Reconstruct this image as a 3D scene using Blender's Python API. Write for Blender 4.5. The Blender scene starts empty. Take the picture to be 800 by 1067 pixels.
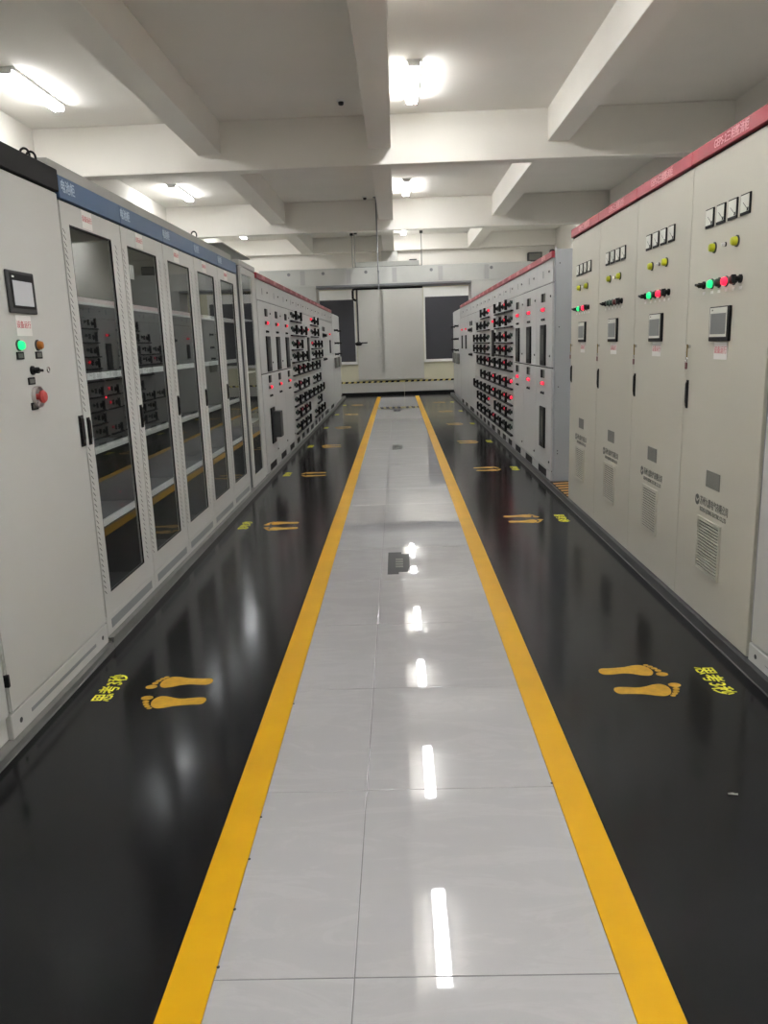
import bpy, bmesh, math, random
from math import radians, sin, cos, pi, atan2
from mathutils import Matrix, Vector
random.seed(7)
S = bpy.context.scene
COL = S.collection

# ------------------------------------------------------------------ camera
F_PX, W_PX, H_PX = 805.0, 800.0, 1067.0
CAM_H = 1.5
def make_camera():
    vx, vy, roll = 413.0, 357.5, radians(2.0)          # vanishing point of the aisle, tilt of the phone
    yc = Vector((vx - W_PX / 2, vy - H_PX / 2, F_PX)).normalized()
    d = Vector((sin(roll), cos(roll), 0))
    d.z = -(d.x * yc.x + d.y * yc.y) / yc.z
    d.normalize()
    xc = d.cross(yc)
    R = Matrix((xc, yc, -d))
    right, down, fwd = R.col[0], R.col[1], R.col[2]
    m = Matrix((right, -down, -fwd)).transposed().to_4x4()
    m.translation = (0, 0, CAM_H)
    cd = bpy.data.cameras.new('camera'); cd.sensor_fit = 'HORIZONTAL'
    cd.sensor_width = 36; cd.lens = 36 * F_PX / W_PX; cd.clip_start = .05; cd.clip_end = 100
    o = bpy.data.objects.new('camera', cd); COL.objects.link(o); o.matrix_world = m
    S.camera = o
make_camera()

# ------------------------------------------------------------------ world, exposure
w = bpy.data.worlds.new('world'); S.world = w; w.use_nodes = True
w.node_tree.nodes['Background'].inputs[0].default_value = (.5, .55, .6, 1)
w.node_tree.nodes['Background'].inputs[1].default_value = .05
S.view_settings.view_transform = 'Standard'; S.view_settings.look = 'None'
S.view_settings.gamma = 1; S.view_settings.use_curve_mapping = False
S.view_settings.exposure = 1.1
TUBE_STRENGTH = 26.0

# ------------------------------------------------------------------ materials
MATS = {}
def srgb(r, g, b):
    f = lambda c: c / 12.92 if c <= .04045 else ((c + .055) / 1.055) ** 2.4
    return (f(r / 255), f(g / 255), f(b / 255), 1)
def mat(name, col, rough=.5, metal=0., emit=0., ecol=None, var=0., vscale=3., bump=0., bscale=60., spec=.5, stretch=(1, 1, 1), rvar=0., coat=0.):
    m = bpy.data.materials.new(name); m.use_nodes = True
    nt = m.node_tree; b = nt.nodes['Principled BSDF']
    b.inputs['Base Color'].default_value = col
    b.inputs['Roughness'].default_value = rough
    b.inputs['Metallic'].default_value = metal
    b.inputs['Specular IOR Level'].default_value = spec
    if coat: b.inputs['Coat Weight'].default_value = coat; b.inputs['Coat Roughness'].default_value = .05
    if emit:
        b.inputs['Emission Color'].default_value = ecol or col
        b.inputs['Emission Strength'].default_value = emit
    if var or bump or rvar:
        tc = nt.nodes.new('ShaderNodeTexCoord'); mp = nt.nodes.new('ShaderNodeMapping')
        mp.inputs['Scale'].default_value = stretch
        nt.links.new(tc.outputs['Object'], mp.inputs[0])
    if var or rvar:
        n = nt.nodes.new('ShaderNodeTexNoise'); n.inputs['Scale'].default_value = vscale; n.inputs['Detail'].default_value = 5
        nt.links.new(mp.outputs[0], n.inputs['Vector'])
        if var:
            mr = nt.nodes.new('ShaderNodeMapRange'); mr.inputs[1].default_value = .3; mr.inputs[2].default_value = .7
            mr.inputs[3].default_value = 1 - var; mr.inputs[4].default_value = 1 + var
            nt.links.new(n.outputs['Fac'], mr.inputs[0])
            mx = nt.nodes.new('ShaderNodeVectorMath'); mx.operation = 'SCALE'; mx.inputs[0].default_value = col[:3]
            nt.links.new(mr.outputs[0], mx.inputs['Scale']); nt.links.new(mx.outputs[0], b.inputs['Base Color'])
        if rvar:
            mr = nt.nodes.new('ShaderNodeMapRange'); mr.inputs[1].default_value = .3; mr.inputs[2].default_value = .7
            mr.inputs[3].default_value = max(.02, rough - rvar); mr.inputs[4].default_value = rough + rvar
            nt.links.new(n.outputs['Fac'], mr.inputs[0]); nt.links.new(mr.outputs[0], b.inputs['Roughness'])
    if bump:
        n2 = nt.nodes.new('ShaderNodeTexNoise'); n2.inputs['Scale'].default_value = bscale; n2.inputs['Detail'].default_value = 3
        nt.links.new(mp.outputs[0], n2.inputs['Vector'])
        bp = nt.nodes.new('ShaderNodeBump'); bp.inputs['Strength'].default_value = bump; bp.inputs['Distance'].default_value = .01
        nt.links.new(n2.outputs['Fac'], bp.inputs['Height']); nt.links.new(bp.outputs[0], b.inputs['Normal'])
    MATS[name] = m
    return m
mat('plaster', srgb(243, 240, 232), .9, var=.02, vscale=1.2, bump=.03, bscale=40)
mat('plaster_cream', srgb(212, 208, 184), .8, var=.03, vscale=1.5)
mat('plaster_dimmed', srgb(190, 189, 183), .8, var=.02, vscale=1.5)  # greyed: the shade on the lower far wall is put into the colour
mat('subfloor', srgb(190, 188, 184), .35, var=.1, vscale=2)
mat('grout', srgb(120, 120, 120), .6)
mat('rubber', srgb(21, 21, 23), .15, var=.05, vscale=1.6, bump=.045, bscale=7, rvar=.02, spec=.22, stretch=(1, .35, 1))
mat('tape_yellow', srgb(212, 160, 0), .45, spec=.25, var=.05, vscale=4, bump=.05, bscale=30)
mat('paint_gold', srgb(192, 146, 28), .5, var=.14, vscale=30)
mat('paint_lemon', srgb(226, 222, 50), .55, var=.08, vscale=60)
mat('ups_grey', srgb(196, 193, 180), .42, var=.012, vscale=2, bump=.015, bscale=180)
mat('left_grey', srgb(200, 200, 196), .42, var=.012, vscale=2, bump=.015, bscale=180)
mat('gear_grey', srgb(196, 197, 195), .4, var=.012, vscale=2)
mat('side_grey', srgb(170, 174, 178), .4, var=.015, vscale=2)
mat('filler_grey', srgb(140, 143, 145), .45)
mat('cap_grey', srgb(172, 171, 166), .45)
mat('red_band', srgb(168, 52, 66), .35, var=.03, vscale=5)
mat('red_trim', srgb(190, 110, 112), .4)
mat('blue_band', srgb(68, 96, 132), .4, var=.03, vscale=5)
mat('black_band', srgb(26, 24, 26), .6, spec=.2)
mat('black', srgb(17, 17, 18), .55, spec=.25)
mat('black_gloss', srgb(18, 18, 20), .2)
mat('dark_grey', srgb(62, 63, 64), .55, spec=.3)
mat('mid_grey', srgb(118, 118, 112), .6, var=.08, vscale=150)
mat('steel', srgb(120, 119, 116), .45, .2, var=.1, vscale=8)
mat('steel_dark', srgb(84, 84, 85), .42, .4, var=.1, vscale=6)
mat('chrome', srgb(200, 200, 200), .2, 1)
mat('white', srgb(232, 232, 228), .5)
mat('paper', srgb(232, 230, 226), .7)
mat('ink_red', srgb(196, 72, 84), .7)
mat('ink_dark', srgb(92, 92, 88), .6)
mat('ink_pink', srgb(232, 176, 182), .6)
mat('ink_pale', srgb(190, 206, 222), .6)
mat('lcd_grey', srgb(128, 130, 128), .3)
mat('lcd_pale', srgb(186, 188, 192), .2, emit=.05, ecol=srgb(200, 205, 210))
mat('meter_face', srgb(222, 222, 212), .4)
mat('seam', srgb(48, 48, 48), .8)
mat('lamp_green', srgb(30, 150, 90), .3, emit=.9, ecol=srgb(20, 220, 110))
mat('lamp_red', srgb(200, 40, 60), .3, emit=1.2, ecol=srgb(255, 25, 55))
mat('lamp_red_dim', srgb(180, 50, 70), .3, emit=.35, ecol=srgb(255, 40, 80))
mat('cap_green', srgb(34, 62, 50), .3)
mat('cap_maroon', srgb(100, 36, 38), .3)
mat('cap_yellow', srgb(196, 200, 40), .3)
mat('cap_orange', srgb(176, 104, 30), .3)
mat('cap_red', srgb(186, 70, 66), .35)
mat('clear_guard', srgb(190, 180, 178), .15)
mat('brass', srgb(150, 128, 80), .35, .7)
mat('tube', (1, 1, 1, 1), .5, emit=TUBE_STRENGTH, ecol=(.975, .98, 1, 1))
mat('bridge_grey', srgb(214, 216, 211), .45, var=.03, vscale=4)
mat('blind', srgb(58, 58, 64), .5, var=.05, vscale=2)
mat('stripe_pale', srgb(206, 192, 112), .6)
mat('hazard_orange', srgb(205, 150, 70), .5)
mat('shelf_white', srgb(236, 237, 235), .4)
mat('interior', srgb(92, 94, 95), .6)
# polished veined tile
def tile_mat():
    m = mat('tile', srgb(205, 205, 207), .025, spec=.55)
    nt = m.node_tree; b = nt.nodes['Principled BSDF']
    geo = nt.nodes.new('ShaderNodeNewGeometry'); mp = nt.nodes.new('ShaderNodeMapping')
    mp.inputs['Rotation'].default_value = (0, 0, radians(35)); mp.inputs['Scale'].default_value = (1.0, 3.2, 1)
    nt.links.new(geo.outputs['Position'], mp.inputs[0])
    n = nt.nodes.new('ShaderNodeTexNoise'); n.inputs['Scale'].default_value = 2.6; n.inputs['Detail'].default_value = 9
    n.inputs['Roughness'].default_value = .62; n.inputs['Distortion'].default_value = 1.1
    nt.links.new(mp.outputs[0], n.inputs['Vector'])
    cr = nt.nodes.new('ShaderNodeValToRGB')
    e = cr.color_ramp.elements
    e[0].position = .3; e[0].color = srgb(182, 182, 185)
    e[1].position = .62; e[1].color = srgb(186, 186, 188)
    x = e.new(.5); x.color = srgb(184, 184, 186)
    x = e.new(.56); x.color = srgb(188, 188, 190)
    nt.links.new(n.outputs['Fac'], cr.inputs[0]); nt.links.new(cr.outputs[0], b.inputs['Base Color'])
tile_mat()
def glass_mat():
    m = bpy.data.materials.new('tinted_glass'); m.use_nodes = True; nt = m.node_tree
    for nd in list(nt.nodes): nt.nodes.remove(nd)
    out = nt.nodes.new('ShaderNodeOutputMaterial'); mx = nt.nodes.new('ShaderNodeMixShader')
    fr = nt.nodes.new('ShaderNodeFresnel'); fr.inputs[0].default_value = 1.7
    tr = nt.nodes.new('ShaderNodeBsdfTransparent'); tr.inputs[0].default_value = (.87, .89, .89, 1)
    gl = nt.nodes.new('ShaderNodeBsdfGlossy'); gl.inputs['Roughness'].default_value = .012
    gl.inputs[0].default_value = (.95, .97, .97, 1)
    geo = nt.nodes.new('ShaderNodeNewGeometry'); inv = nt.nodes.new('ShaderNodeMath'); inv.operation = 'SUBTRACT'; inv.inputs[0].default_value = 1
    mul = nt.nodes.new('ShaderNodeMath'); mul.operation = 'MULTIPLY'
    nt.links.new(geo.outputs['Backfacing'], inv.inputs[1]); nt.links.new(inv.outputs[0], mul.inputs[0]); nt.links.new(fr.outputs[0], mul.inputs[1])
    nt.links.new(mul.outputs[0], mx.inputs[0]); nt.links.new(tr.outputs[0], mx.inputs[1]); nt.links.new(gl.outputs[0], mx.inputs[2])
    nt.links.new(mx.outputs[0], out.inputs[0]); MATS['tinted_glass'] = m
glass_mat()

# ------------------------------------------------------------------ mesh helpers
class MB:
    def __init__(s): s.v = []; s.f = []
    def box(s, x0, x1, y0, y1, z0, z1):
        n = len(s.v)
        s.v += [(x, y, z) for z in (z0, z1) for y in (y0, y1) for x in (x0, x1)]
        s.f += [tuple(n + i for i in q) for q in ((0, 2, 3, 1), (4, 5, 7, 6), (0, 1, 5, 4), (2, 6, 7, 3), (0, 4, 6, 2), (1, 3, 7, 5))]
        return s
    def cyl(s, c, axis, r, h, n=16, r2=None, r_in=0):
        """solid from c along +axis*h"""
        r2 = r if r2 is None else r2
        c = Vector(c); a = Vector(axis).normalized()
        u = a.orthogonal().normalized(); v = a.cross(u); k = len(s.v)
        for rr, t in ((r, 0), (r2, h)):
            for i in range(n):
                an = 2 * pi * i / n
                s.v.append(tuple(c + a * t + (u * cos(an) + v * sin(an)) * rr))
        for i in range(n):
            j = (i + 1) % n
            s.f.append((k + i, k + j, k + n + j, k + n + i))
        s.f.append(tuple(k + i for i in reversed(range(n)))); s.f.append(tuple(k + n + i for i in range(n)))
        return s
    def lathe(s, c, axis, prof, n=18):
        c = Vector(c); a = Vector(axis).normalized(); u = a.orthogonal().normalized(); v = a.cross(u); k = len(s.v)
        for r, t in prof:
            for i in range(n):
                an = 2 * pi * i / n
                s.v.append(tuple(c + a * t + (u * cos(an) + v * sin(an)) * r))
        for q in range(len(prof) - 1):
            for i in range(n):
                j = (i + 1) % n
                s.f.append((k + q * n + i, k + q * n + j, k + (q + 1) * n + j, k + (q + 1) * n + i))
        s.f.append(tuple(k + i for i in reversed(range(n))))
        e = k + (len(prof) - 1) * n
        s.f.append(tuple(e + i for i in range(n)))
        return s
    def prism(s, pts, o, du, dv, dw):
        """polygon pts (u,v) swept along dw"""
        o, du, dv, dw = map(Vector, (o, du, dv, dw)); n = len(pts); k = len(s.v)
        for t in (0, 1):
            for p in pts: s.v.append(tuple(o + du * p[0] + dv * p[1] + dw * t))
        for i in range(n):
            j = (i + 1) % n
            s.f.append((k + i, k + j, k + n + j, k + n + i))
        s.f.append(tuple(k + i for i in reversed(range(n)))); s.f.append(tuple(k + n + i for i in range(n)))
        return s
    def tube(s, pts, r, n=8):
        for a, b in zip(pts, pts[1:]):
            d = Vector(b) - Vector(a); s.cyl(a, d, r, d.length, n)
        return s
    def mesh(s, name, bevel=0., segs=1):
        me = bpy.data.meshes.new(name); me.from_pydata(s.v, [], s.f)
        bm = bmesh.new(); bm.from_mesh(me)
        bmesh.ops.recalc_face_normals(bm, faces=bm.faces)
        if bevel:
            ed = [e for e in bm.edges if len(e.link_faces) == 2 and e.calc_face_angle(0) > .6]
            bmesh.ops.bevel(bm, geom=ed, offset=bevel, segments=segs, affect='EDGES', clamp_overlap=True)
        bm.to_mesh(me); bm.free()
        for p in me.polygons: p.use_smooth = True
        me.set_sharp_from_angle(angle=radians(34))
        return me
CACHE = {}
def put(name, me, m, parent=None, loc=(0, 0, 0), rot=(0, 0, 0), label=None):
    if not me.materials: me.materials.append(MATS[m])
    elif me.materials[0] is not MATS[m]:
        k = (me.name, m)
        if k not in CACHE:
            c = me.copy(); c.materials.clear(); c.materials.append(MATS[m]); CACHE[k] = c
        me = CACHE[k]
    o = bpy.data.objects.new(name, me); COL.objects.link(o)
    o.parent = parent; o.location = loc; o.rotation_euler = rot
    if label: o['label'] = label
    return o
def part(name, m, parent, mb, bevel=0., loc=(0, 0, 0), label=None, segs=1, rot=(0, 0, 0)):
    return put(name, mb.mesh(name, bevel, segs), m, parent, loc, rot, label)
def shared(key, fn, bevel=0., segs=1):
    if key not in CACHE: CACHE[key] = fn().mesh('shared_part', bevel, segs)
    return CACHE[key]
def text_mesh(body, size, extrude=.0006, align='CENTER', bold=0.):
    key = ('text', body, size, align, bold)
    if key not in CACHE:
        cu = bpy.data.curves.new('lettering', 'FONT'); cu.body = body; cu.size = size; cu.extrude = extrude
        cu.align_x = align; cu.align_y = 'CENTER'; cu.resolution_u = 3; cu.offset = bold
        o = bpy.data.objects.new('lettering', cu); COL.objects.link(o)
        bpy.context.view_layer.update()
        dg = bpy.context.evaluated_depsgraph_get()
        me = bpy.data.meshes.new_from_object(o.evaluated_get(dg)); me.name = 'lettering'; me.materials.clear()
        bpy.data.objects.remove(o); CACHE[key] = me
    return CACHE[key]
def tag(o, label, cat, group=None):
    o['label'] = label; o['category'] = cat
    if group: o['group'] = group
    return o
def thing(name, label, cat, loc=(0, 0, 0), rz=0., group=None):
    o = bpy.data.objects.new(name, None); COL.objects.link(o); o.empty_display_size = .1
    o.location = loc; o.rotation_euler = (0, 0, rz)
    return tag(o, label, cat, group)
def struct(o): o['kind'] = 'structure'; return o
OUT = (0, -1, 0)      # out of a cabinet front, in the cabinet's own frame (x along the front, y into it, z up)

# ------------------------------------------------------------------ the room
XL, XR, YB, YF, ZC = -4.85, 4.6, -3.0, 23.4, 4.5
CROSS = [-1.15, 5.05, 11.25, 17.46]          # fronts of the cross beams
floor = struct(part('floor', 'subfloor', None, MB().box(XL - .2, XR + .2, YB - .2, YF + .2, -.2, 0)))
ceiling = struct(part('ceiling', 'plaster', None, MB().box(XL - .2, XR + .2, YB - .2, YF + .2, ZC, ZC + .2)))
wl = struct(part('wall_left', 'plaster', None, MB().box(XL - .2, XL, YB, YF, 0, ZC)))
wr = struct(part('wall_right', 'plaster', None, MB().box(XR, XR + .2, YB, YF, 0, ZC)))
wb = struct(part('wall_back', 'plaster', None, MB().box(XL - .2, XR + .2, YB - .2, YB, 0, ZC)))
# far wall with two window openings
WIN = [(-2.55, -1.17), (.82, 2.45)]; WZ0, WZ1 = .95, 3.06
fw = MB(); xs = [XL - .2, WIN[0][0], WIN[0][1], WIN[1][0], WIN[1][1], XR + .2]
for a, b in ((0, 1), (2, 3), (4, 5)): fw.box(xs[a], xs[b], YF, YF + .2, 0, ZC)
for a, b in ((1, 2), (3, 4)):
    fw.box(xs[a], xs[b], YF, YF + .2, 0, WZ0); fw.box(xs[a], xs[b], YF, YF + .2, WZ1, ZC)
wf = struct(part('wall_far', 'plaster_cream', None, fw))
part('upper_wall', 'plaster', wf, MB().box(XL, XR, YF - .03, YF, WZ1 + .02, ZC - .001))
part('pilaster', 'plaster_dimmed', wf, MB().box(-1.15, .80, YF - .06, YF, .45, WZ1 + .015))
part('pilaster', 'plaster_dimmed', wf, MB().box(-.36, .1, YF - .22, YF - .061, .45, ZC - .001))
part('wall_beam', 'plaster', wf, MB().box(XL, XR, YF - .25, YF - .031, 4.08, ZC - .001), .008)
for i, (a, b) in enumerate(WIN):
    g = bpy.data.objects.new('window_%d' % (i + 1), None); COL.objects.link(g); g.location = ((a + b) / 2, YF, 0); struct(g)
    h = (b - a) / 2
    fr = MB(); t = .05
    fr.box(-h, h, .03, .12, WZ0, WZ0 + t).box(-h, h, .03, .12, WZ1 - t, WZ1).box(-h, -h + t, .03, .12, WZ0 + t, WZ1 - t).box(h - t, h, .03, .12, WZ0 + t, WZ1 - t)
    part('frame', 'white', g, fr)
    part('roller_blind', 'blind', g, MB().box(-h + t, h - t, .04, .05, WZ0 + .02, 2.79), label='dark grey roller blind')
    part('head_panel', 'white', g, MB().box(-h + t, h - t, .04, .07, 2.79, WZ1 - t), label='white strip above the blind')
    part('sill', 'white', g, MB().box(-h - .02, h + .02, -.06, .1, WZ0 - .03, WZ0), .006)
# kerb board with striped edge and black foot along the far wall
for i, (a, b) in enumerate(((-2.6, .19), (.2, 2.6))):
    g = thing('barrier_board', ['white barrier board with hazard stripe below the left far window', 'white barrier board with hazard stripe below the right far window'][i], 'barrier', ((a + b) / 2, YF - .16, 0), 0, 'low boards along the far wall')
    h = (b - a) / 2
    part('board', 'plaster_dimmed', g, MB().box(-h, h, 0, .03, .09, .42), .003)
    part('foot', 'black', g, MB().box(-h, h, -.02, .04, 0, .09), .003)
    part('stripe_band', 'stripe_pale', g, MB().box(-h, h, -.003, 0, .37, .42))
    n = int(2 * h / .17)
    for k in range(n):
        x = -h + .17 * k + .01
        me = shared('hz_black', lambda: MB().prism([(0, 0), (.09, 0), (.12, .05), (.03, .05)], (0, 0, 0), (1, 0, 0), (0, 0, 1), (0, -.002, 0)))
        put('stripe', me, 'black', g, (x, -.003, .37))
# beams under the ceiling
TRIM = []
def trim(mb, bevel):
    TRIM.append(struct(part('trim_%d' % (len(TRIM) + 1), 'plaster', None, mb, bevel)))
for y in CROSS:
    trim(MB().box(XL, XR, y, y + .24, 3.87, ZC - .0005), .008)
ys = [YB] + [v for y in CROSS for v in (y, y + .24)] + [YF - .25]
for k in range(0, len(ys), 2):
    for a, b in ((-2.62, -2.3), (-.3, .005), (2.11, 2.4)):
        trim(MB().box(a, b, ys[k] + .0005, ys[k + 1] - .0005, 4.08, ZC - .0005), .006)
for y in CROSS:
    part('column', 'plaster', wl, MB().box(XL, XL + .37, y + .001, y + .42, 0, 3.869), .006)
    part('column', 'plaster', wr, MB().box(XR - .37, XR, y + .001, y + .42, 0, 3.869), .006)
# baseboards (dark skirting)
for nm, bx in (('baseboard_left', (XL, XL + .012, YB, YF - .001)), ('baseboard_right', (XR - .012, XR, YB, YF - .001))):
    struct(part(nm, 'dark_grey', None, MB().box(*bx, 0.001, .1)))
# ------------------------------------------------------------------ floor finishes
TX = (-.49, -.147, .49); Y0, TL = -.82, .8005
k = 0
edges = [Y0 + TL * i for i in range(30)]
edges = [e for e in edges if e < 22.3] + [22.4]
for a, b in zip(edges, edges[1:]):
    for x0, x1 in zip(TX, TX[1:]):
        g = .0014
        part('floor_tile', 'tile', floor, MB().box(x0 + g, x1 - g, a + g, b - g, 0.0002, .0062 + random.uniform(-.0002, .0002)), .0006)
part('tile_joint', 'grout', floor, MB().box(-.4898, .4898, Y0, 22.4, .0001, .0045))
for s, nm in ((-1, 'left'), (1, 'right')):
    a, b = sorted((s * .49, s * .60))
    o = part('floor_tape', 'tape_yellow', None, MB().box(a + .0005, b - .0005, Y0, 22.4, 0, .0068), .001)
    tag(o, f'long yellow floor tape along the {nm} edge of the white tile walkway', 'tape', 'yellow walkway tapes')
    a, b = sorted((s * .601, s * 1.505))
    o = part('rubber_mat', 'rubber', None, MB().box(a, b, Y0, 22.4, 0, .006), .001)
    tag(o, f'black rubber insulating mat running along the {nm} row of cabinets', 'mat', 'black rubber mats')
o = part('end_mat', 'rubber', None, MB().box(-2.6, 2.6, 22.402, 23.2, 0, .006), .001)
tag(o, 'black rubber mat across the end of the walkway by the far wall', 'mat')
# dark chips along the inner tape edge
for k, (x, y) in enumerate(((-.487, 1.62), (-.486, 2.03), (-.487, 2.24), (-.486, 3.05), (-.487, 1.82), (.487, 2.4))):
    o = part('grit_speck', 'dark_grey', None, MB().lathe((0, 0, 0), (0, 0, 1), ((.004, 0), (.0045, .0015), (.002, .003)), 6), loc=(x, y, .0066), rot=(0, 0, k))
    tag(o, 'tiny dark grit speck caught along the inner edge of the yellow tape', 'speck', 'grit along the tape')
o = part('paper_scrap', 'mid_grey', None, MB().prism([(0, 0), (.03, -.004), (.034, .006), (.022, .006), (.02, .012), (.002, .01)], (0, 0, 0), (1, 0, 0), (0, 1, 0), (0, 0, .0015)), loc=(1.05, 2.31, .006))
tag(o, 'small grey scrap lying on the right black mat', 'scrap')
# floor access plates
for y, lab in ((5.18, 'grey floor access plate with pale grille nearest the camera'), (11.3, 'grey floor access plate in the middle of the walkway, second from camera'), (17.6, 'grey floor access plate farthest along the tiled walkway')):
    g = thing('floor_plate', lab, 'floor plate', (-.03, y, .0062), 0, 'access plates in the walkway')
    part('plate', 'dark_grey', g, MB().prism([(-.075, -.27), (.0, -.27), (.0, -.22), (.06, -.22), (.075, -.1), (.075, .22), (.02, .22), (.02, .27), (-.075, .27)], (0, 0, 0), (1, 0, 0), (0, 1, 0), (0, 0, .002)))
    gr = MB()
    for i in range(4):
        gr.box(-.022, .03, -.12 + i * .06, -.085 + i * .06, .002, .0035)
    part('grille', 'mid_grey', g, gr)
# footprints and lettering
def spline(pts, n=6):
    out = []; L = len(pts)
    for i in range(L):
        p0, p1, p2, p3 = (Vector(pts[(i + k) % L]) for k in (-1, 0, 1, 2))
        for j in range(n):
            t = j / n
            q = .5 * ((2 * p1) + (p2 - p0) * t + (2 * p0 - 5 * p1 + 4 * p2 - p3) * t * t + (3 * p1 - p0 - 3 * p2 + p3) * t ** 3)
            out.append((q.x, q.y))
    return out
SOLE = spline([(.0, .0), (.012, .024), (.05, .027), (.10, .021), (.14, .026), (.18, .04), (.215, .043), (.235, .026), (.24, .0), (.228, -.03), (.20, -.047), (.165, -.044), (.12, -.032), (.06, -.026), (.015, -.024)], 4)
def footprint(parent, side):
    sd = side
    b = MB().prism([(u, v * 1.28 * sd) for u, v in SOLE], (0, 0, 0), (1, 0, 0), (0, 1, 0), (0, 0, .0007))
    o = part('sole', 'paint_gold', parent, b)
    toes = [(.272, .034, .027, .0165), (.266, .004, .015, .0095), (.257, -.015, .014, .0085), (.245, -.031, .013, .008), (.231, -.045, .012, .0075)]
    for (u, v, a, c) in toes:
        pts = [(u + a * cos(t * pi / 7), (v + c * sin(t * pi / 7)) * 1.28 * sd) for t in range(14)]
        part('toe', 'paint_gold', o, MB().prism(pts, (0, 0, 0), (1, 0, 0), (0, 1, 0), (0, 0, .0007)))
    return o
FY = [3.2, 6.42, 9.08, 11.65, 14.3, 17.0, 19.6]
ORD = ['nearest the camera', 'second from the camera', 'third from the camera', 'fourth from the camera', 'fifth from the camera', 'sixth from the camera', 'farthest from the camera']
def place(o, x, y, rz): o.location = (x, y, .0061); o.rotation_euler = (0, 0, rz)
for s, nm in ((-1, 'left'), (1, 'right')):
    for i, y in enumerate(FY):
        g = thing('footprint_pair', f'pair of golden footprints on the {nm} black mat, {ORD[i]}', 'footprints', (s * .88, y, .0061), 0 if s > 0 else pi, 'footprint markings on the mats')
        for sd, dx, dy in ((1, 0, -.1), (-1, 0, .1)):
            e = footprint(g, sd)
            e.location = (dx + (.012 if sd > 0 else -.004), dy, 0)
            e.name = 'footprint'
        o = put('floor_lettering', text_mesh('思考3秒', .098, bold=.0016), 'paint_lemon', None)
        place(o, s * 1.345, y - (.02 if s > 0 else -.06), -pi / 2 if s > 0 else pi / 2); o.scale = (.84, .98, 1)
        tag(o, f'yellow Chinese lettering on the {nm} black mat beside the footprints, {ORD[i]}', 'lettering', 'floor lettering on the mats')

# steel base channels the cabinets stand on
for s, y0, y1, nm, zt in ((-1, 1.6, 3.738, 'left control cabinet and its neighbour', .041), (-1, 3.742, 22.4, 'long left row of cabinets', .064), (1, 2.2, 22.4, 'right row of cabinets', .064)):
    g = MB()
    pr = [(0, 0), (.012, 0), (.012, zt - .01), (.09, zt - .01), (.09, zt), (0, zt)]
    g.prism(pr, (s * 1.506, y0, 0), (s, 0, 0), (0, 0, 1), (0, y1 - y0, 0))
    g.box(*sorted((s * 1.60, s * 2.3)), y0, y1, 0, zt)
    o = part('base_channel', 'steel_dark' if s > 0 else 'steel', None, g)
    tag(o, f'dark steel base channel under the {nm}', 'base rail', 'steel base channels')
    part('lip', 'steel', o, MB().box(*sorted((s * 1.502, s * 1.512)), y0, y1, .0065, .011))

# ------------------------------------------------------------------ cabinet kit (own frame: x along the front, -y out, z up)
def rim_lamp(parent, name, x, z, m, r=.0165, out=.022, y=-.02):
    me = shared(('lampcap', r, out), lambda: MB().lathe((0, 0, 0), OUT, ((r, 0), (r, out * .6), (r * .8, out * .9), (r * .3, out)), 14))
    o = put(name, me, m, parent, (x, y, z))
    me = shared(('bezel', r), lambda: MB().lathe((0, 0, 0), OUT, ((r * 1.3, 0), (r * 1.3, .004), (r * 1.02, .006)), 14))
    put('bezel', me, 'dark_grey', o)
    return o
def knob_switch(parent, name, x, z, y=-.02, ang=.5):
    me = shared('knobbase', lambda: MB().lathe((0, 0, 0), OUT, ((.019, 0), (.019, .008), (.013, .012), (.013, .03)), 14))
    o = put(name, me, 'black', parent, (x, y, z))
    me = shared('knoblever', lambda: MB().box(-.02, .02, -.042, -.02, -.0055, .0055), .002)
    put('lever', me, 'black', o, rot=(0, ang, 0))
    return o
def handle(parent, x, z0, z1, y=-.02, w=.013):
    me = shared(('handle', round(z1 - z0, 3), w), lambda: MB().box(-w, w, -.006, 0, 0, z1 - z0).prism([(0, .004), (.006, .012), (.009, .04), (.009, z1 - z0 - .02), (.003, z1 - z0 - .004)], (-w * .6, -.004, 0), (0, -1, 0), (0, 0, 1), (w * 1.2, 0, 0)), .002)
    o = put('handle', me, 'black_gloss', parent, (x, y, z0))
    return o
def paper_tag(parent, x, z, wd, hh, txt, y=-.02, sz=None):
    me = shared(('tag', wd, hh), lambda: MB().box(-wd / 2, wd / 2, -.0015, 0, -hh, 0))
    o = put('paper_tag', me, 'paper', parent, (x, y, z))
    put('lettering', text_mesh(txt, sz or wd * .24, .0003), 'ink_red', o, (0, -.0018, -hh * .48), (pi / 2, 0, 0))
    return o
def frame4(x0, x1, z0, z1, ix0, ix1, iz0, iz1, y0, y1):
    return MB().box(x0, ix0, y0, y1, z0, z1).box(ix1, x1, y0, y1, z0, z1).box(ix0, ix1, y0, y1, z0, iz0).box(ix0, ix1, y0, y1, iz1, z1)
def lettering(parent, txt, size, m, x, z, y, sx=1., align='CENTER'):
    o = put('lettering', text_mesh(txt, size, .0004, align, size * .012), m, parent, (x, y, z), (pi / 2, 0, 0)); o.scale = (sx, 1, 1)
    return o
def lifting_eye(parent, x, y, z):
    b = MB().cyl((x, y, z), (0, 0, 1), .012, .012, 10)
    pts = [(x, y + .022 * sin(a), z + .036 - .028 * cos(a)) for a in [2 * pi * i / 12 for i in range(13)]]
    b.tube(pts, .005, 6)
    return part('lifting_eye', 'black', parent, b)

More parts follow.
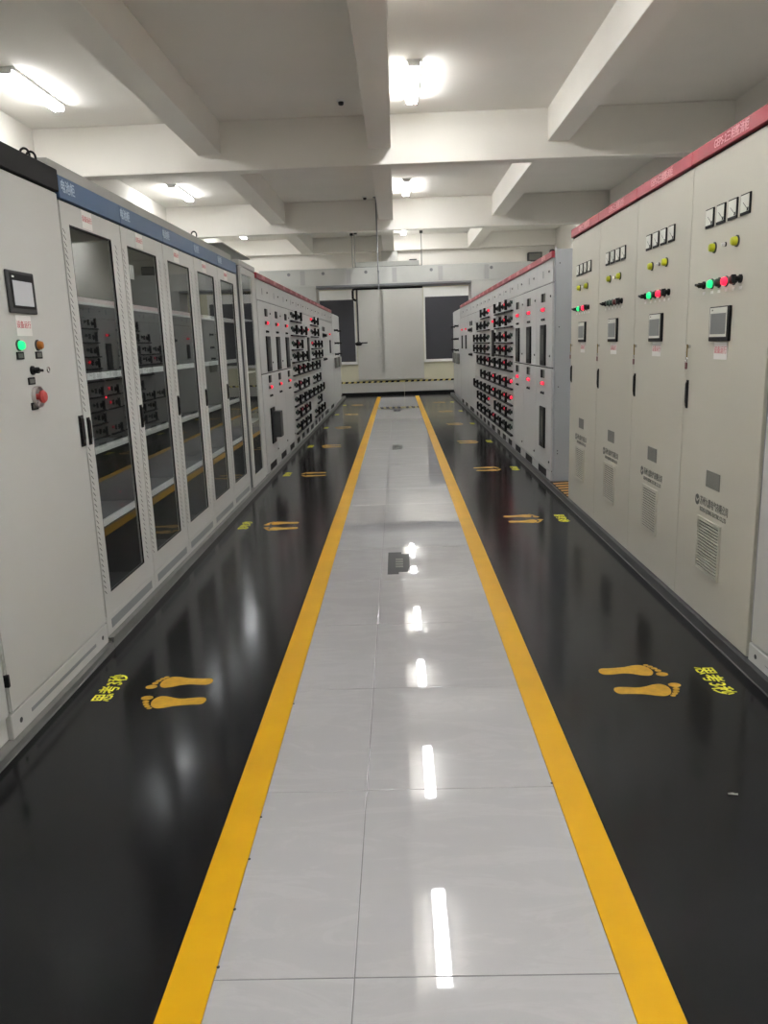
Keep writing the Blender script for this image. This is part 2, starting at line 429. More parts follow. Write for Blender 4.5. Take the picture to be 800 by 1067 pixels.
# ------------------------------------------------------------------ right: rectifier cabinets
UPW = .921
NTH4 = ['nearest the camera', 'second from the camera', 'third from the camera', 'farthest, beside the gap']
def rectifier(i):
    yfar = 3.285 + UPW * (i + 1)
    W = UPW - .002
    t = thing('rectifier_cabinet', f'beige rectifier cabinet with four meters and red header, {NTH4[i]}', 'cabinet', (1.55, yfar - .001, 0), -pi / 2, 'rectifier cabinets on the right')
    part('body', 'ups_grey', t, MB().box(0, W, .0, .8, .065, 2.32), .004)
    d = part('door', 'ups_grey', t, MB().box(.001, W - .001, -.02, -.0005, .067, 2.312), .002, segs=2)
    handle(d, .055, 1.11, 1.258)
    h = part('header', 'red_band', t, MB().box(0, W, -.034, .3, 2.322, 2.39), .004)
    lettering(h, 'GEPS-2三相整流柜', .05, 'ink_pink', W * .5, 2.355, -.0345, .92)
    part('shadow_gap', 'seam', t, MB().box(0, W, -.012, .0, 2.3125, 2.3215))
    x4 = [.195, .325, .455, .585]        # meters, left to right as one faces the cabinet
    for x in x4:
        m = part('meter', 'black', t, MB().box(x, x + .098, -.027, -.02, 1.992, 2.08), .002)
        part('dial', 'meter_face', m, MB().box(x + .007, x + .089, -.0285, -.027, 2.004, 2.074))
        nd = MB().prism([(0, 0), (.002, .001), (-.045, .033), (-.046, .032)], (x + .078, -.0287, 2.012), (1, 0, 0), (0, 0, 1), (0, -.001, 0))
        nd.prism([(-.0, 0), (.016, 0), (.016, .014), (.009, .014)], (x + .072, -.0287, 2.005), (1, 0, 0), (0, 0, 1), (0, -.001, 0))
        part('needle', 'black', m, nd)
    rim_lamp(t, 'push_button', .312, 1.893, 'cap_yellow', .02, .03)
    rim_lamp(t, 'push_button', .562, 1.893, 'cap_yellow', .02, .03)
    rim_lamp(t, 'toggle', .44, 1.893, 'white', .008, .022)
    knob_switch(t, 'selector_switch', .21, 1.727, ang=.2)
    lit = i != 2
    rim_lamp(t, 'indicator_lamp', .308, 1.727, 'lamp_green' if lit else 'cap_green', .019, .026)
    rim_lamp(t, 'indicator_lamp', .392, 1.727, 'cap_green', .019, .026)
    rim_lamp(t, 'indicator_lamp', .473, 1.727, 'lamp_red' if lit else 'cap_maroon', .019, .026)
    rim_lamp(t, 'indicator_lamp', .555, 1.727, 'cap_maroon', .019, .026)
    knob_switch(t, 'selector_switch', .625, 1.727, ang=1.1)
    for x in (.21, .308, .392, .473, .555, .625):
        put('name_plate', shared('nameplate', lambda: MB().box(-.014, .014, -.0015, 0, -.007, .007)), 'paper', t, (x, -.02, 1.688))
    s = part('touch_screen', 'black', t, MB().box(.327, .552, -.034, -.02, 1.457, 1.617), .003)
    part('bezel', 'meter_face', s, MB().box(.338, .532, -.0355, -.034, 1.477, 1.612))
    part('display', 'lcd_grey', s, MB().box(.348, .524, -.0365, -.0355, 1.49, 1.585))
    part('corner_mark', 'ink_dark', s, MB().box(.36, .372, -.0362, -.0355, 1.597, 1.604))
    paper_tag(t, .448, 1.452, .15, .08, '设备运行')
    part('filter_window', 'mid_grey', t, MB().box(.366, .53, -.0225, -.02, .747, .829))
    # maker's mark: round emblem, a line of characters and a thin line of small letters
    lg = lettering(t, '苏州九鼎电气有限公司', .048, 'ink_dark', .30, .662, -.0205, .71, 'LEFT')
    lettering(lg, 'SUZHOU JIUDING ELECTRIC CO.,LTD', .03, 'ink_dark', 0, 0, 0, .9, 'LEFT').rotation_euler = (0, 0, 0)
    lg.children[0].location = (.0, -.042, 0)
    em = MB(); em.lathe((.263, -.02, .66), OUT, ((.028, 0), (.028, .0008), (.024, .0008)), 20)
    eo = part('emblem', 'ink_dark', t, em)
    part('emblem_bar', 'ups_grey', eo, MB().prism([(-.02, .012), (.0, -.002), (.02, .012), (.02, .005), (0, -.012), (-.02, .005)], (.263, -.0209, .66), (1, 0, 0), (0, 0, 1), (0, -.0003, 0)))
    # louvred air inlet
    lv = part('louver_vent', 'ups_grey', t, frame4(.297, .577, .305, .585, .307, .567, .315, .577, -.031, -.02).box(.307, .567, -.0206, -.02, .315, .577), .0015)
    n = 17; p = (.577 - .315) / n
    me = shared('louver_slat', lambda: MB().prism([(0, .002), (.009, 0), (.009, .005), (0, .006)], (0, 0, 0), (0, -1, 0), (0, 0, 1), (.26, 0, 0)))
    for k in range(n):
        put('slat', me, 'ups_grey', lv, (.307, -.0216, .315 + p * k + .004))
    part('vent_back', 'seam', lv, MB().box(.307, .567, -.0214, -.0207, .3155, .5765))  # dark sheet that paints the shade between the slats
    # key left in the lock, with a fob
    kx, ky = 1.55 - .02, yfar - .06
    kg = thing('door_key', f'brass key with dark fob in the lock of the rectifier cabinet {NTH4[i]}', 'key', (kx, ky, 1.43), -pi / 2, 'keys in the rectifier locks')
    part('barrel', 'chrome', kg, MB().cyl((0, 0, 0), OUT, .009, .012, 12))
    part('blade', 'brass', kg, MB().box(-.003, .003, -.018, -.012, -.055, .012), .0008)
    part('ring', 'chrome', kg, MB().tube([(0.008 * sin(a), -.0155, -.065 + .011 * cos(a)) for a in [2 * pi * i / 10 for i in range(11)]], .0015, 6))
    part('fob', 'cap_maroon', kg, MB().box(-.012, .012, -.02, -.014, -.115, -.08), .002)
    return t
for i in range(4): rectifier(i)

def plain_plinth(t, W, z0, z1, m='white'):
    p = part('plinth', m, t, MB().box(0, W, -.022, .8, z0, z1), .003)
    part('slot', 'filler_grey', p, MB().box(.16, W - .16, -.0232, -.0222, z0 + .04, z1 - .045))
    for x in (.07, W - .07):
        part('bolt_hole', 'dark_grey', p, MB().lathe((x, -.0222, (z0 + z1) / 2), OUT, ((.011, 0), (.011, .001), (.009, .001)), 14))
    return p
# plain cabinet at the right edge of the frame
t = thing('side_cabinet', 'plain grey cabinet with white plinth at the right edge of the view', 'cabinet', (1.55, 3.262, 0), -pi / 2)
part('body', 'left_grey', t, MB().box(0, .98, 0, .8, .15, 2.32), .004)
part('door', 'left_grey', t, MB().box(.012, .976, -.02, -.0005, .155, 2.31), .004)
plain_plinth(t, .98, .065, .147, 'left_grey')
part('header', 'red_band', t, MB().box(0, .98, -.034, .3, 2.322, 2.39), .004)
part('edge_strip', 'filler_grey', t, MB().box(-.018, -.001, -.008, .1, .065, 2.32))

# ------------------------------------------------------------------ left: control cabinet and its neighbour
t = thing('control_cabinet', 'grey control cabinet with touch screen and black header on the left', 'cabinet', (-1.553, 2.724, 0), pi / 2)
W = 1.01
part('body', 'left_grey', t, MB().box(0, W, 0, .8, .15, 2.225), .004)
d = part('door', 'left_grey', t, MB().box(.006, W - .004, -.024, -.0005, .15, 2.222), .005, segs=2)
handle(d, W - .035, 1.063, 1.213, -.024, .026)
part('door_hinge', 'black', d, MB().box(.0, .014, -.032, -.012, .26, .31), .002)
plain_plinth(t, W, .042, .143, 'left_grey')
part('header', 'black_band', t, MB().box(0, W + .006, -.034, .5, 2.227, 2.324), .004)
o = part('touch_screen', 'dark_grey', t, MB().box(.408, .642, -.034, -.024, 1.67, 1.836), .003)
part('display_bezel', 'black', o, MB().box(.432, .628, -.036, -.034, 1.69, 1.826), .001)
part('display', 'lcd_pale', o, MB().box(.446, .612, -.0368, -.036, 1.70, 1.797))
part('badge', 'white', o, MB().box(.444, .462, -.0368, -.036, 1.808, 1.815))
paper_tag(t, .52, 1.663, .13, .082, '设备运行', -.024)
rim_lamp(t, 'indicator_lamp', .452, 1.543, 'lamp_green', .018, .026, -.024)
rim_lamp(t, 'indicator_lamp', .619, 1.543, 'cap_orange', .018, .026, -.024)
for x, z in ((.452, 1.502), (.619, 1.502), (.522, 1.397), (.522, 1.293)):
    p = part('name_plate', 'black', t, MB().box(x - .03, x + .03, -.028, -.024, z - .015, z + .015), .001)
    part('name_card', 'mid_grey', p, MB().box(x - .02, x + .022, -.0288, -.028, z - .009, z + .009))
k = knob_switch(t, 'key_switch', .54, 1.44, -.024, .1)
part('key_bow', 'chrome', k, MB().tube([(.045 + .011 * cos(a), -.05, .011 * sin(a)) for a in [2 * pi * i / 12 for i in range(13)]], .003, 6))
e = part('emergency_stop', 'cap_red', t, MB().lathe((.55, -.024, 1.33), OUT, ((.013, 0), (.013, .02), (.026, .022), (.028, .032), (.02, .04)), 18))
g = part('guard_ring', 'clear_guard', e, MB().lathe((.55, -.024, 1.33), OUT, ((.044, 0), (.046, .018), (.042, .018), (.040, .002)), 20))
lifting_eye(t, W - .12, .05, 2.324); lifting_eye(t, W - .06, .05, 2.324)

t = thing('side_cabinet', 'plain grey cabinet at the left edge of the view, nearest the camera', 'cabinet', (-1.55, 1.712, 0), pi / 2)
part('body', 'left_grey', t, MB().box(0, 1.008, 0, .8, .044, 2.225), .004)
part('door', 'left_grey', t, MB().box(.006, 1.0, -.02, -.0005, .15, 2.222), .004)
part('header', 'black_band', t, MB().box(0, 1.008, -.034, .5, 2.227, 2.324), .004)

# ------------------------------------------------------------------ left: glass door battery cabinets
GW = .801
def slots(zs, xs):
    b = MB()
    for x in xs:
        for z in zs:
            b.prism([(-.015, .011), (-.009, .011), (.015, -.010), (.009, -.010)], (x, -.0205, z), (1, 0, 0), (0, 0, 1), (0, -.0004, 0))
    return b
N5 = ['nearest the camera', 'second from the camera', 'third from the camera', 'fourth from the camera', 'fifth from the camera']
for i in range(5):
    y0 = 3.742 + GW * i
    t = thing('battery_cabinet', f'grey battery cabinet with tall glass door and blue header, {N5[i]}', 'cabinet', (-1.55, y0, 0), pi / 2, 'glass door battery cabinets')
    W = GW - .004
    c = MB().box(0, .02, 0, .8, .17, 2.2).box(W - .02, W, 0, .8, .17, 2.2).box(.02, W - .02, .78, .8, .17, 2.2).box(.02, W - .02, 0, .78, .17, .19).box(0, W, 0, .8, 2.2, 2.31)
    part('carcass', 'interior', t, c)
    d = part('door', 'left_grey', t, frame4(.003, W - .003, .172, 2.196, .092, .642, .28, 2.10, -.02, -.0005))
    part('pane', 'tinted_glass', d, MB().box(.088, .646, -.012, -.008, .276, 2.104), label='dark reflecting glass pane')
    gk = frame4(.092, .642, .28, 2.10, .098, .636, .287, 2.093, -.0195, -.0125)
    part('gasket', 'black', d, gk)
    handle(d, .045, 1.06, 1.195, -.02, .017)
    z1 = [.30 + .0285 * k for k in range(27)]; z2 = [1.235 + .0285 * k for k in range(30)]
    s = part('vent_slots', 'seam', d, slots(z1 + z2, (.024,)))
    s['kind'] = 'stuff'
    s = part('vent_slots', 'seam', d, slots([.30 + .0285 * k for k in range(63)], (.705,)))
    s['kind'] = 'stuff'
    for z in (.635, 1.015, 1.39, 1.762):
        sh = part('shelf', 'interior', t, MB().box(.022, W - .022, .02, .75, z - .012, z))
        part('shelf_lip', 'shelf_white', sh, MB().box(.022, W - .022, .002, .019, z - .02, z + .014), .002)
    h = part('header', 'blue_band', t, MB().box(0, W, -.03, .05, 2.204, 2.305), .003)
    if i == 0: lettering(h, '电池柜', .06, 'ink_pale', .1, 2.257, -.0305, .9)
    else: lettering(h, '电池柜', .06, 'ink_pale', .08, 2.257, -.0305, .9)
    part('top_cap', 'cap_grey', t, MB().box(0, W, .012, .6, 2.311, 2.378), .002)
    p = part('plinth', 'left_grey', t, MB().box(0, W, -.018, .8, .066, .168), .003)
    part('slot', 'filler_grey', p, MB().box(.06, W - .06, -.0192, -.0182, .095, .142))
    paper_tag(t, .32, 2.193, .13, .085, '设备运行', -.02)
    if i == 0:
        o = put('lamp_spot', shared('spot', lambda: MB().lathe((0, 0, 0), OUT, ((.006, 0), (.006, .004), (.003, .006)), 10)), 'lamp_red', t, (.40, .012, 1.27))
    if i == 1:
        part('inner_note', 'paper', t, MB().box(.10, .21, -.0075, -.006, 1.92, 2.0))
    if i == 3: lifting_eye(t, .45, .07, 2.378)
# narrow filler and the taller glass cabinet
o = part('filler_panel', 'filler_grey', None, MB().box(-2.3, -1.565, 7.748, 7.958, .065, 2.30), .004)
tag(o, 'narrow dark grey filler panel between the battery cabinets and the tall glass cabinet', 'panel')
t = thing('glass_cabinet', 'tall grey cabinet with greenish glass door beside the left switchgear', 'cabinet', (-1.55, 7.96, 0), pi / 2)
W = .88
part('carcass', 'interior', t, MB().box(0, .02, 0, .8, .07, 2.30).box(W - .02, W, 0, .8, .07, 2.30).box(.02, W - .02, .78, .8, .07, 2.30).box(.02, W - .02, 0, .78, .07, .09).box(0, W, 0, .8, 2.30, 2.31))
d = part('door', 'left_grey', t, frame4(.002, .68, .07, 2.30, .075, .61, .18, 2.235, -.02, -.0005))
part('pane', 'tinted_glass', d, MB().box(.07, .615, -.012, -.008, .175, 2.24), label='dark reflecting glass pane')
part('side_strip', 'left_grey', t, MB().box(.695, W - .01, -.012, -.0005, .07, 2.30), .002)
part('top_cap', 'left_grey', t, MB().box(0, W, -.015, .8, 2.312, 2.365), .003)
for z in (.72, 1.25, 1.8): part('shelf', 'shelf_white', t, MB().box(.022, W - .022, .03, .75, z - .012, z))
# sheet metal rain cover on posts above
t = thing('drip_cover', 'thin tilted sheet metal cover on a post above the tall glass cabinet', 'cover', (-1.8, 8.4, 2.366))
part('post', 'black', t, MB().cyl((0, -.2, 0), (0, 0, 1), .014, .13, 10))
part('post', 'black', t, MB().cyl((0, .35, 0), (0, 0, 1), .014, .12, 10))
part('sheet', 'cap_grey', t, MB().prism([(-.62, .125), (.78, .115), (.78, .128), (-.62, .138)], (-.16, 0, 0), (0, 1, 0), (0, 0, 1), (.32, 0, 0)), .002)

# ------------------------------------------------------------------ switchgear rows
def gear_base(side, ya, yb, label, group, uppers=True):
    """one cabinet between depths ya<yb; returns thing, width and a function from depth to local x"""
    W = yb - ya - .003
    if side > 0:
        t = thing('switchgear_cabinet', label, 'cabinet', (1.55, yb - .0015, 0), -pi / 2, group); fx = lambda y: (yb - .0015) - y
    else:
        t = thing('switchgear_cabinet', label, 'cabinet', (-1.55, ya + .0015, 0), pi / 2, group); fx = lambda y: y - (ya + .0015)
    part('body', 'side_grey', t, MB().box(0, W, 0, .85, .065, 2.25))
    part('top_panel', 'gear_grey', t, MB().box(.001, W - .001, -.016, -.0005, 2.03, 2.252), .002)
    h = part('header', 'red_band', t, MB().box(0, W, -.03, .06, 2.256, 2.316), .003)
    lettering(h, '低压开关柜', .042, 'ink_pink', W / 2, 2.287, -.0305, .9)
    for za, zb in ((2.021, 2.031), (.157, .167), (1.195, 1.209)): part('gasket', 'seam', t, MB().box(0, W, -.004, -.0006, za, zb))
    p = part('plinth', 'gear_grey', t, MB().box(0, W, -.016, -.0005, .065, .158), .002)
    part('vent', 'black', p, MB().box(W * .22, W * .74, -.0185, -.0165, .072, .148))
    put('name_plate', shared('gplate', lambda: MB().box(-.02, .02, -.0015, 0, -.035, .035)), 'filler_grey', t, (W * .42, -.0162, 2.135))
    put('door_lock', shared('glock', lambda: MB().lathe((0, 0, 0), OUT, ((.012, 0), (.012, .004), (.006, .01)), 10)), 'dark_grey', t, (W * .80, -.0162, 2.14))
    return t, W, fx
def lock(parent, x, z): put('door_lock', shared('glock', lambda: MB().lathe((0, 0, 0), OUT, ((.012, 0), (.012, .004), (.006, .01)), 10)), 'dark_grey', parent, (x, -.0185, z))
def breaker_front(parent, x, z0, z1, wd=.27):
    b = part('breaker_window', 'black', parent, MB().box(x - wd / 2, x + wd / 2, -.034, -.018, z0, z1), .003)
    part('breaker_face', 'dark_grey', b, MB().box(x - wd * .3, x + wd * .3, -.037, -.034, z0 + .05, z1 - .04), .002)
    part('rating_strip', 'mid_grey', b, MB().box(x + wd * .12, x + wd * .2, -.0385, -.037, z0 + .12, z1 - .1))
    return b
def incomer(side, ya, yb, label, group, yc, lower=True, box=False):
    t, W, fx = gear_base(side, ya, yb, label, group)
    u = part('upper_door', 'gear_grey', t, MB().box(.002, W - .002, -.018, -.0005, 1.208, 2.022), .003)
    l = part('lower_door', 'gear_grey', t, MB().box(.002, W - .002, -.018, -.0005, .166, 1.196), .003)
    x = fx(yc)
    breaker_front(u, x, 1.22, 1.632)
    def group_of(door, zl, zm, lit=True):
        part('meter', 'black', door, MB().box(x - .1, x - .03, -.032, -.018, zm, zm + .085), .002)
        part('meter', 'mid_grey', door, MB().box(x + .02, x + .07, -.028, -.018, zm, zm + .085), .002)
        for k, m in enumerate(('cap_green', 'lamp_red', 'lamp_red')):
            rim_lamp(door, 'indicator_lamp', x - .09 + .06 * k, zl, m if lit else 'cap_green', .017, .024, -.018)
        for k in (-.07, .04): rim_lamp(door, 'push_button', x + k, zl - .1, 'black', .012, .02, -.018)
    group_of(u, 1.785, 1.86)
    group_of(l, 1.035, 1.09, True)
    if lower:
        b = breaker_front(l, x, .362, .79)
        if box: part('cover_box', 'dark_grey', b, MB().box(x - .03, x + .16, -.12, -.037, .43, .74), .004)
    lock(u, W - .09 if side > 0 else W - .06, 1.32); lock(l, W - .07, .25); lock(u, W - .07, 1.9)
    return t
ROWS = [1.86, 1.655, 1.445, 1.265, 1.075, .84, .625, .43, .225]
def drawer(t, x, z, w, lit, side=-1):
    me = shared(('drawerface', round(w, 2)), lambda: MB().box(-w / 2 + .008, w / 2 - .008, -.02, -.0005, 0, .172), .002)
    d = put('drawer', me, 'gear_grey', t, (x, 0, z - .01))
    me = shared('ledge', lambda: MB().box(-.27, .27, -.058, -.02, .004, .026), .003)
    put('pull_bar', me, 'black', d)
    me = shared('rotary', lambda: MB().lathe((0, -.02, .1), OUT, ((.04, 0), (.04, .01), (.022, .014), (.022, .035)), 14).box(-.016, .016, -.085, -.05, .034, .17), .003)
    put('rotary_handle', me, 'black', d, (-.1 * side, 0, 0))
    me = shared('dmeter', lambda: MB().box(-.032, .032, -.032, -.02, .07, .15), .003)
    put('meter', me, 'black', d, (.05 * side, 0, 0))
    rim_lamp(d, 'indicator_lamp', .19 * side, .12, 'lamp_red' if lit == 2 else 'lamp_red_dim' if lit else 'cap_green', .02, .03, -.02)
    return d
def drawer_cab(side, ya, yb, label, group, rows, red, bar=False):
    t, W, fx = gear_base(side, ya, yb, label, group)
    rng = random.Random(ya)
    x = W / 2
    used = set(rows)
    if bar:
        u = part('upper_door', 'gear_grey', t, MB().box(.002, W - .002, -.018, -.0005, 1.208, 2.022), .003)
        breaker_front(u, x, 1.24, 1.65, .24)
        for k, m in enumerate(('cap_green', 'lamp_red', 'lamp_red')): rim_lamp(u, 'indicator_lamp', x - .06 + .06 * k, 1.78, m, .017, .024, -.018)
    for r in range(9):
        if bar and r < 4: continue
        if r in used:
            drawer(t, x, ROWS[r], W, 2 if r in red else (1 if rng.random() < .08 else 0), side)
        else:
            me = shared(('blankdrawer', round(W, 2)), lambda: MB().box(-W / 2 + .008, W / 2 - .008, -.016, -.0005, 0, .172), .002)
            put('blank_drawer', me, 'gear_grey', t, (x, 0, ROWS[r] - .01))
    part('back_plate', 'gear_grey', t, MB().box(.001, W - .001, -.006, -.0005, .16, 2.026))
    return t
def plain_gear(side, ya, yb, label, group, bars=(), knobs=True):
    t, W, fx = gear_base(side, ya, yb, label, group)
    u = part('upper_door', 'gear_grey', t, MB().box(.002, W - .002, -.018, -.0005, 1.308, 2.022), .003)
    l = part('lower_door', 'gear_grey', t, MB().box(.002, W - .002, -.018, -.0005, .166, 1.3), .003)
    if knobs:
        for k in (-.2, .12):
            b = MB().lathe((0, -.018, 0), OUT, ((.05, 0), (.05, .012), (.028, .016), (.028, .06)), 16)
            part('rotary_switch', 'black', u, b, loc=(W / 2 + k, 0, 1.71))
            b = MB().box(-.04, .04, -.034, -.018, -.045, .045)
            part('meter', 'dark_grey', u, b, .003, loc=(W / 2 + k, 0, 1.84))
            b = MB().lathe((0, -.018, 0), OUT, ((.035, 0), (.035, .012), (.02, .016), (.02, .05)), 14)
            part('rotary_switch', 'black', l, b, loc=(W / 2 + k, 0, 1.22))
    if bars:
        breaker_front(u, W / 2, 1.325, 1.62, .24)
        for k, m in enumerate(('lamp_red', 'cap_green', 'lamp_red')): rim_lamp(u, 'indicator_lamp', W / 2 - .1 + .07 * k, 1.75, m, .017, .024, -.018)
    return t
NW = ['first', 'second', 'third', '', 'fourth', 'fifth', 'sixth', 'seventh']
GR, GL = 'switchgear cabinets in the right row', 'switchgear cabinets in the left row'
near_gear = incomer(1, 7.83, 8.70, 'right switchgear cabinet with two black breaker windows, nearest the camera', GR, 8.265, True)
incomer(1, 8.70, 9.56, 'right switchgear cabinet with one breaker window, second in its row', GR, 9.155, False)
dome_gear = incomer(1, 9.56, 10.36, 'right switchgear cabinet with one breaker window, beside the black handles', GR, 9.99, False)
A = [0, 1, 2, 3, 4, 5, 6, 7, 8]
RC = [(10.36, 10.98, A, {5, 6}), (10.98, 11.58, A, {0, 1, 2, 3, 4, 5, 6, 7}), (11.58, 12.18, A, {3}), None, (12.94, 13.54, A, {0}), (13.54, 14.14, [0, 1, 2, 3, 4, 5, 6, 7, 8], {3, 4}), (14.14, 14.76, [1, 2, 3, 4, 6, 7, 8], set()), (14.76, 15.4, [2, 3, 6], set())]
for k, c in enumerate(RC):
    if c: drawer_cab(1, c[0], c[1], f'right switchgear drawer cabinet with black rotary handles, {NW[k]} drawer column from the camera', GR, c[2], c[3])
drawer_cab(1, 12.18, 12.94, 'right switchgear cabinet with a breaker window above drawers, amid the drawer columns', GR, [4, 5, 6, 8], {5, 6}, True)
plain_gear(1, 15.4, 16.9, 'wide right switchgear cabinet with plain doors and round knobs beyond the drawers', GR)
plain_gear(1, 16.9, 17.9, 'right switchgear cabinet with breaker window, second from the far end', GR, (1,), False)
plain_gear(1, 17.9, 18.9, 'right switchgear cabinet with breaker window at the far end of the red header', GR, (1,), False)
incomer(-1, 8.845, 9.75, 'left switchgear cabinet with two breaker windows, nearest the camera', GL, 9.40, True, True)
incomer(-1, 9.75, 10.6, 'left switchgear cabinet with one breaker window, second in its row', GL, 10.19, False)
incomer(-1, 10.6, 11.42, 'left switchgear cabinet with one breaker window, beside the black handles', GL, 11.05, False)
LC = [(11.42, 12.05, A, set()), (12.05, 12.67, [0, 1, 2, 3, 4, 5, 6, 7, 8], set()), (12.67, 13.3, [1, 3, 4, 5, 6, 7, 8], set()), None, (14.08, 14.7, [0, 1, 2, 3, 4, 5, 6, 8], {0}), (14.7, 15.3, [0, 1, 2, 3, 4, 5, 6, 7, 8], {1}), (15.3, 15.95, [2, 3, 6, 8], set())]
for k, c in enumerate(LC):
    if c: drawer_cab(-1, c[0], c[1], f'left switchgear drawer cabinet with black rotary handles, {NW[k]} drawer column from the camera', GL, c[2], c[3])
drawer_cab(-1, 13.3, 14.08, 'left switchgear cabinet with a breaker window above drawers, amid the drawer columns', GL, [4, 6], set(), True)
plain_gear(-1, 15.95, 17.45, 'wide left switchgear cabinet with plain doors and round knobs beyond the drawers', GL)
plain_gear(-1, 17.45, 18.95, 'left switchgear cabinet with breaker window at the far end of the red header', GL, (1,), False)
# side of the right row, seen through the gap
o = part('end_panel', 'side_grey', near_gear, MB().box(.869, .897, .01, .85, .066, 2.33).box(.869, .902, 0, .015, .066, 2.345), .003)
for z in (.35, .38, 1.02, 1.6, 2.2):
    put('screw', shared('screw', lambda: MB().lathe((0, 0, 0), (1, 0, 0), ((.006, 0), (.006, .003), (.003, .005)), 8)), 'dark_grey', o, (.897, .045, z))
# striped threshold in the gap
t = thing('hazard_threshold', 'orange striped threshold strip in the gap beside the right switchgear', 'threshold', (1.62, 7.38, .064))
part('plate', 'black', t, MB().box(-.1, .16, -.4, .4, 0, .006), .002)
for k in range(6):
    part('stripe', 'hazard_orange', t, MB().prism([(-.09, 0), (.15, .04), (.15, .1), (-.09, .06)], (0, -.38 + .125 * k, .006), (1, 0, 0), (0, 1, 0), (0, 0, .001)))
# lower end boxes beyond the red headers
for s, ya, yb, nm in ((1, 18.92, 21.3, 'right'), (-1, 18.97, 21.3, 'left')):
    t = thing('end_cabinet', f'plain grey end cabinet with protruding knobs at the far {nm} end', 'cabinet', (s * 1.55, yb if s > 0 else ya, 0), -s * pi / 2, 'end cabinets by the far wall')
    W = yb - ya
    part('body', 'gear_grey', t, MB().box(0, W, 0, .8, .065, 2.26), .004)
    for k in range(2):
        d = part('door', 'gear_grey', t, MB().box(k * W / 2 + .01, (k + 1) * W / 2 - .01, -.02, -.0005, .17, 2.24), .003)
        for z in (1.86, 1.55, 1.28):
            part('knob', 'black', d, MB().lathe((k * W / 2 + W * .25, -.02, z), OUT, ((.03, 0), (.03, .012), (.02, .02), (.024, .09), (.015, .1)), 14))
        part('meter_box', 'mid_grey', d, MB().box(k * W / 2 + W * .12, k * W / 2 + W * .38, -.07, -.02, .95, 1.2), .004)

# ------------------------------------------------------------------ bus bridge over the aisle
t = thing('bus_bridge', 'light grey busbar bridge spanning the aisle between both switchgear rows', 'bus duct', (0, 17.5, 0))
part('duct', 'bridge_grey', t, MB().box(-2.95, 2.95, 0, .7, 2.775, 3.13), .006)
part('flange', 'filler_grey', t, MB().box(-1.72, 1.66, -.008, .7, 2.73, 2.774), .003)
for a, b in ((-2.95, -1.722), (1.662, 2.95)):
    part('leg', 'bridge_grey', t, MB().box(a, b, .004, .7, 2.316, 2.774), .005)
for x in (-2.3, -1.55, -.62, .8, 2.1):
    part('knockout', 'filler_grey', t, MB().lathe((x, 0, 3.03), OUT, ((.035, 0), (.035, .004), (.022, .004), (.022, .001)), 14))
for x in (-2.0, -1.0, 0, 1.0, 2.0):
    part('joint_cover', 'gear_grey', t, MB().box(x - .05, x + .05, -.004, 0, 2.80, 3.1), .001)
# hanging frame and pendant behind the bridge
Yh = 18.5
t = thing('hanging_box', 'pale hanging box on two rods above the busbar bridge', 'duct', (0, Yh, 0))
part('box', 'bridge_grey', t, MB().box(-.88, .58, 0, .3, 3.23, 3.34), .005)
part('rail', 'dark_grey', t, MB().box(-.95, .64, -.02, .02, 3.20, 3.228), .003)
part('bracket', 'dark_grey', t, MB().box(.35, .52, .05, .2, 3.341, 3.37), .003)
for x in (-.95, -.89, .63):
    part('rod', 'cap_grey', t, MB().cyl((x, 0, 3.20), (0, 0, 1), .011, ZC - 3.2, 8))
for x in (-.95, -.86, .63):
    part('clamp', 'dark_grey', t, MB().box(x - .035, x + .035, -.04, .04, 3.92 if x != -.86 else 3.95, 4.1 if x < -.9 or x > 0 else 4.02), .004)
t = thing('pendant_pole', 'dark rail with a thin hanging pole and lamp head under the bridge', 'pendant', (0, 18.0, 0))
part('rail', 'black', t, MB().box(-.92, .62, -.02, .02, 2.69, 2.7295), .003)
part('elbow', 'black', t, MB().tube([(-.92, 0, 2.72), (-.95, 0, 2.68), (-.95, 0, 2.5), (-.88, 0, 2.46)], .025, 8))
part('pole', 'dark_grey', t, MB().cyl((-.86, 0, 1.55), (0, 0, 1), .018, 1.14, 10))
part('head', 'black', t, MB().lathe((-.86, 0, 1.47), (0, 0, 1), ((.05, 0), (.08, .03), (.08, .06), (.03, .09)), 16))
part('head_arm', 'black', t, MB().box(-.8, -.66, -.02, .02, 1.515, 1.545), .004)
# drop pipe from the ceiling to the bridge
t = thing('drop_pipe', 'thin grey conduit dropping from the ceiling in front of the bridge', 'conduit', (-.345, 17.2, 0))
part('pipe', 'filler_grey', t, MB().cyl((0, 0, 2.62), (0, 0, 1), .013, ZC - 2.62, 10))
part('ceiling_flange', 'filler_grey', t, MB().lathe((0, 0, ZC), (0, 0, -1), ((.06, 0), (.06, .015), (.02, .03)), 14))
part('wall_clip', 'filler_grey', t, MB().box(-.02, .02, .005, .29, 3.0, 3.03), .002)
# smoke detectors
for x, y, lab in ((-.606, 10.55, 'small round ceiling detector nearest the camera'), (-.57, 17.1, 'small round ceiling detector beside the drop conduit')):
    t = thing('smoke_detector', lab, 'detector', (x, y, ZC), 0, 'ceiling detectors')
    part('base', 'white', t, MB().lathe((0, 0, 0), (0, 0, -1), ((.055, 0), (.055, .02), (.045, .025)), 16))
    part('sensor', 'dark_grey', t, MB().lathe((0, 0, -.0255), (0, 0, -1), ((.035, 0), (.032, .03), (.02, .038)), 16))
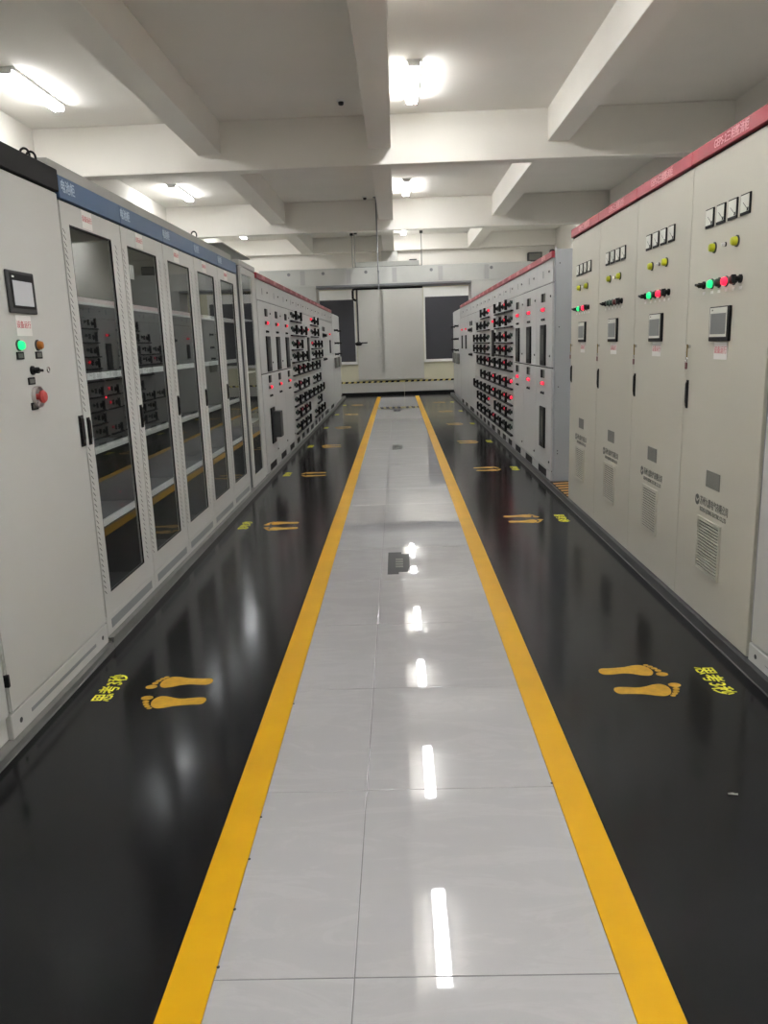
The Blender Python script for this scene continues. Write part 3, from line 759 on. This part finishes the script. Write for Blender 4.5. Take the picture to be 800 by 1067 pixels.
# dark box on the far wall, right
t = thing('wall_speaker', 'small dark box on the far wall high above the right switchgear', 'box', (4.03, YF - .03, 0))
part('case', 'dark_grey', t, MB().box(-.2, .2, -.2, -.001, 3.66, 3.9), .01)
part('grille', 'mid_grey', t, MB().box(-.17, .17, -.205, -.2005, 3.69, 3.87), .002)
d = part('cable_gland', 'black', dome_gear, MB().cyl((.6, .35, 2.25), (0, 0, 1), .02, .22, 10).lathe((.6, .35, 2.47), (0, 0, 1), ((.02, 0), (.038, .02), (.038, .045), (.02, .065)), 14))

# ------------------------------------------------------------------ ceiling lamps: triple tube battens
def batten(x, y, label, group, L=1.35):
    t = thing('tube_light', label, 'ceiling light', (x, y, ZC), 0, group)
    part('housing', 'white', t, MB().prism([(-.085, 0), (.085, 0), (.08, -.032), (-.08, -.032)], (0, -L / 2, 0), (1, 0, 0), (0, 0, 1), (0, L, 0)), .002)
    for s in (-.045, 0, .045):
        put('tube', shared('tubemesh%d' % int(L * 100), lambda: MB().cyl((0, -L / 2 + .02, 0), (0, 1, 0), .018, L - .04, 14)), 'tube', t, (s, 0, -.066))
    for s in (-1, 1):
        part('end_cap', 'white', t, MB().box(-.07, .07, s * (L / 2 - .009) - .008, s * (L / 2 - .009) + .008, -.07, -.0321), .002)
    return t
ORDC = ['behind the camera', 'just above the camera', 'above the near walkway', 'in the first ceiling bay ahead', 'just beyond the first cross beam', 'in front of the second cross beam', 'just beyond the second cross beam', 'near the far wall']
for i, y in enumerate((.65, 3.7, 6.8, 9.9, 13.1, 16.1, 19.4, 21.9)):
    batten(.28, y, f'triple tube ceiling light of the middle row, {ORDC[i]}', 'middle row of tube lights')
for i, y in enumerate((3.4, 9.6, 15.8, 21.5, .4)):  # the last one is unseen, added to brighten the near end
    batten(-4.06, y, f'triple tube ceiling light over the left cabinets, {["nearest, out of view", "nearest the camera in view", "second in view", "farthest, small in view", "added fill beside the camera, out of view"][i]}', 'left row of tube lights')
for i, y in enumerate((19.4, 3.2, .2)):  # the two near ones are unseen, added to brighten the near ceiling
    batten(4.0, y, f'triple tube ceiling light over the right cabinets, {["far off before the far wall", "added fill just out of view", "added fill beside the camera, out of view"][i]}', 'right row of tube lights')
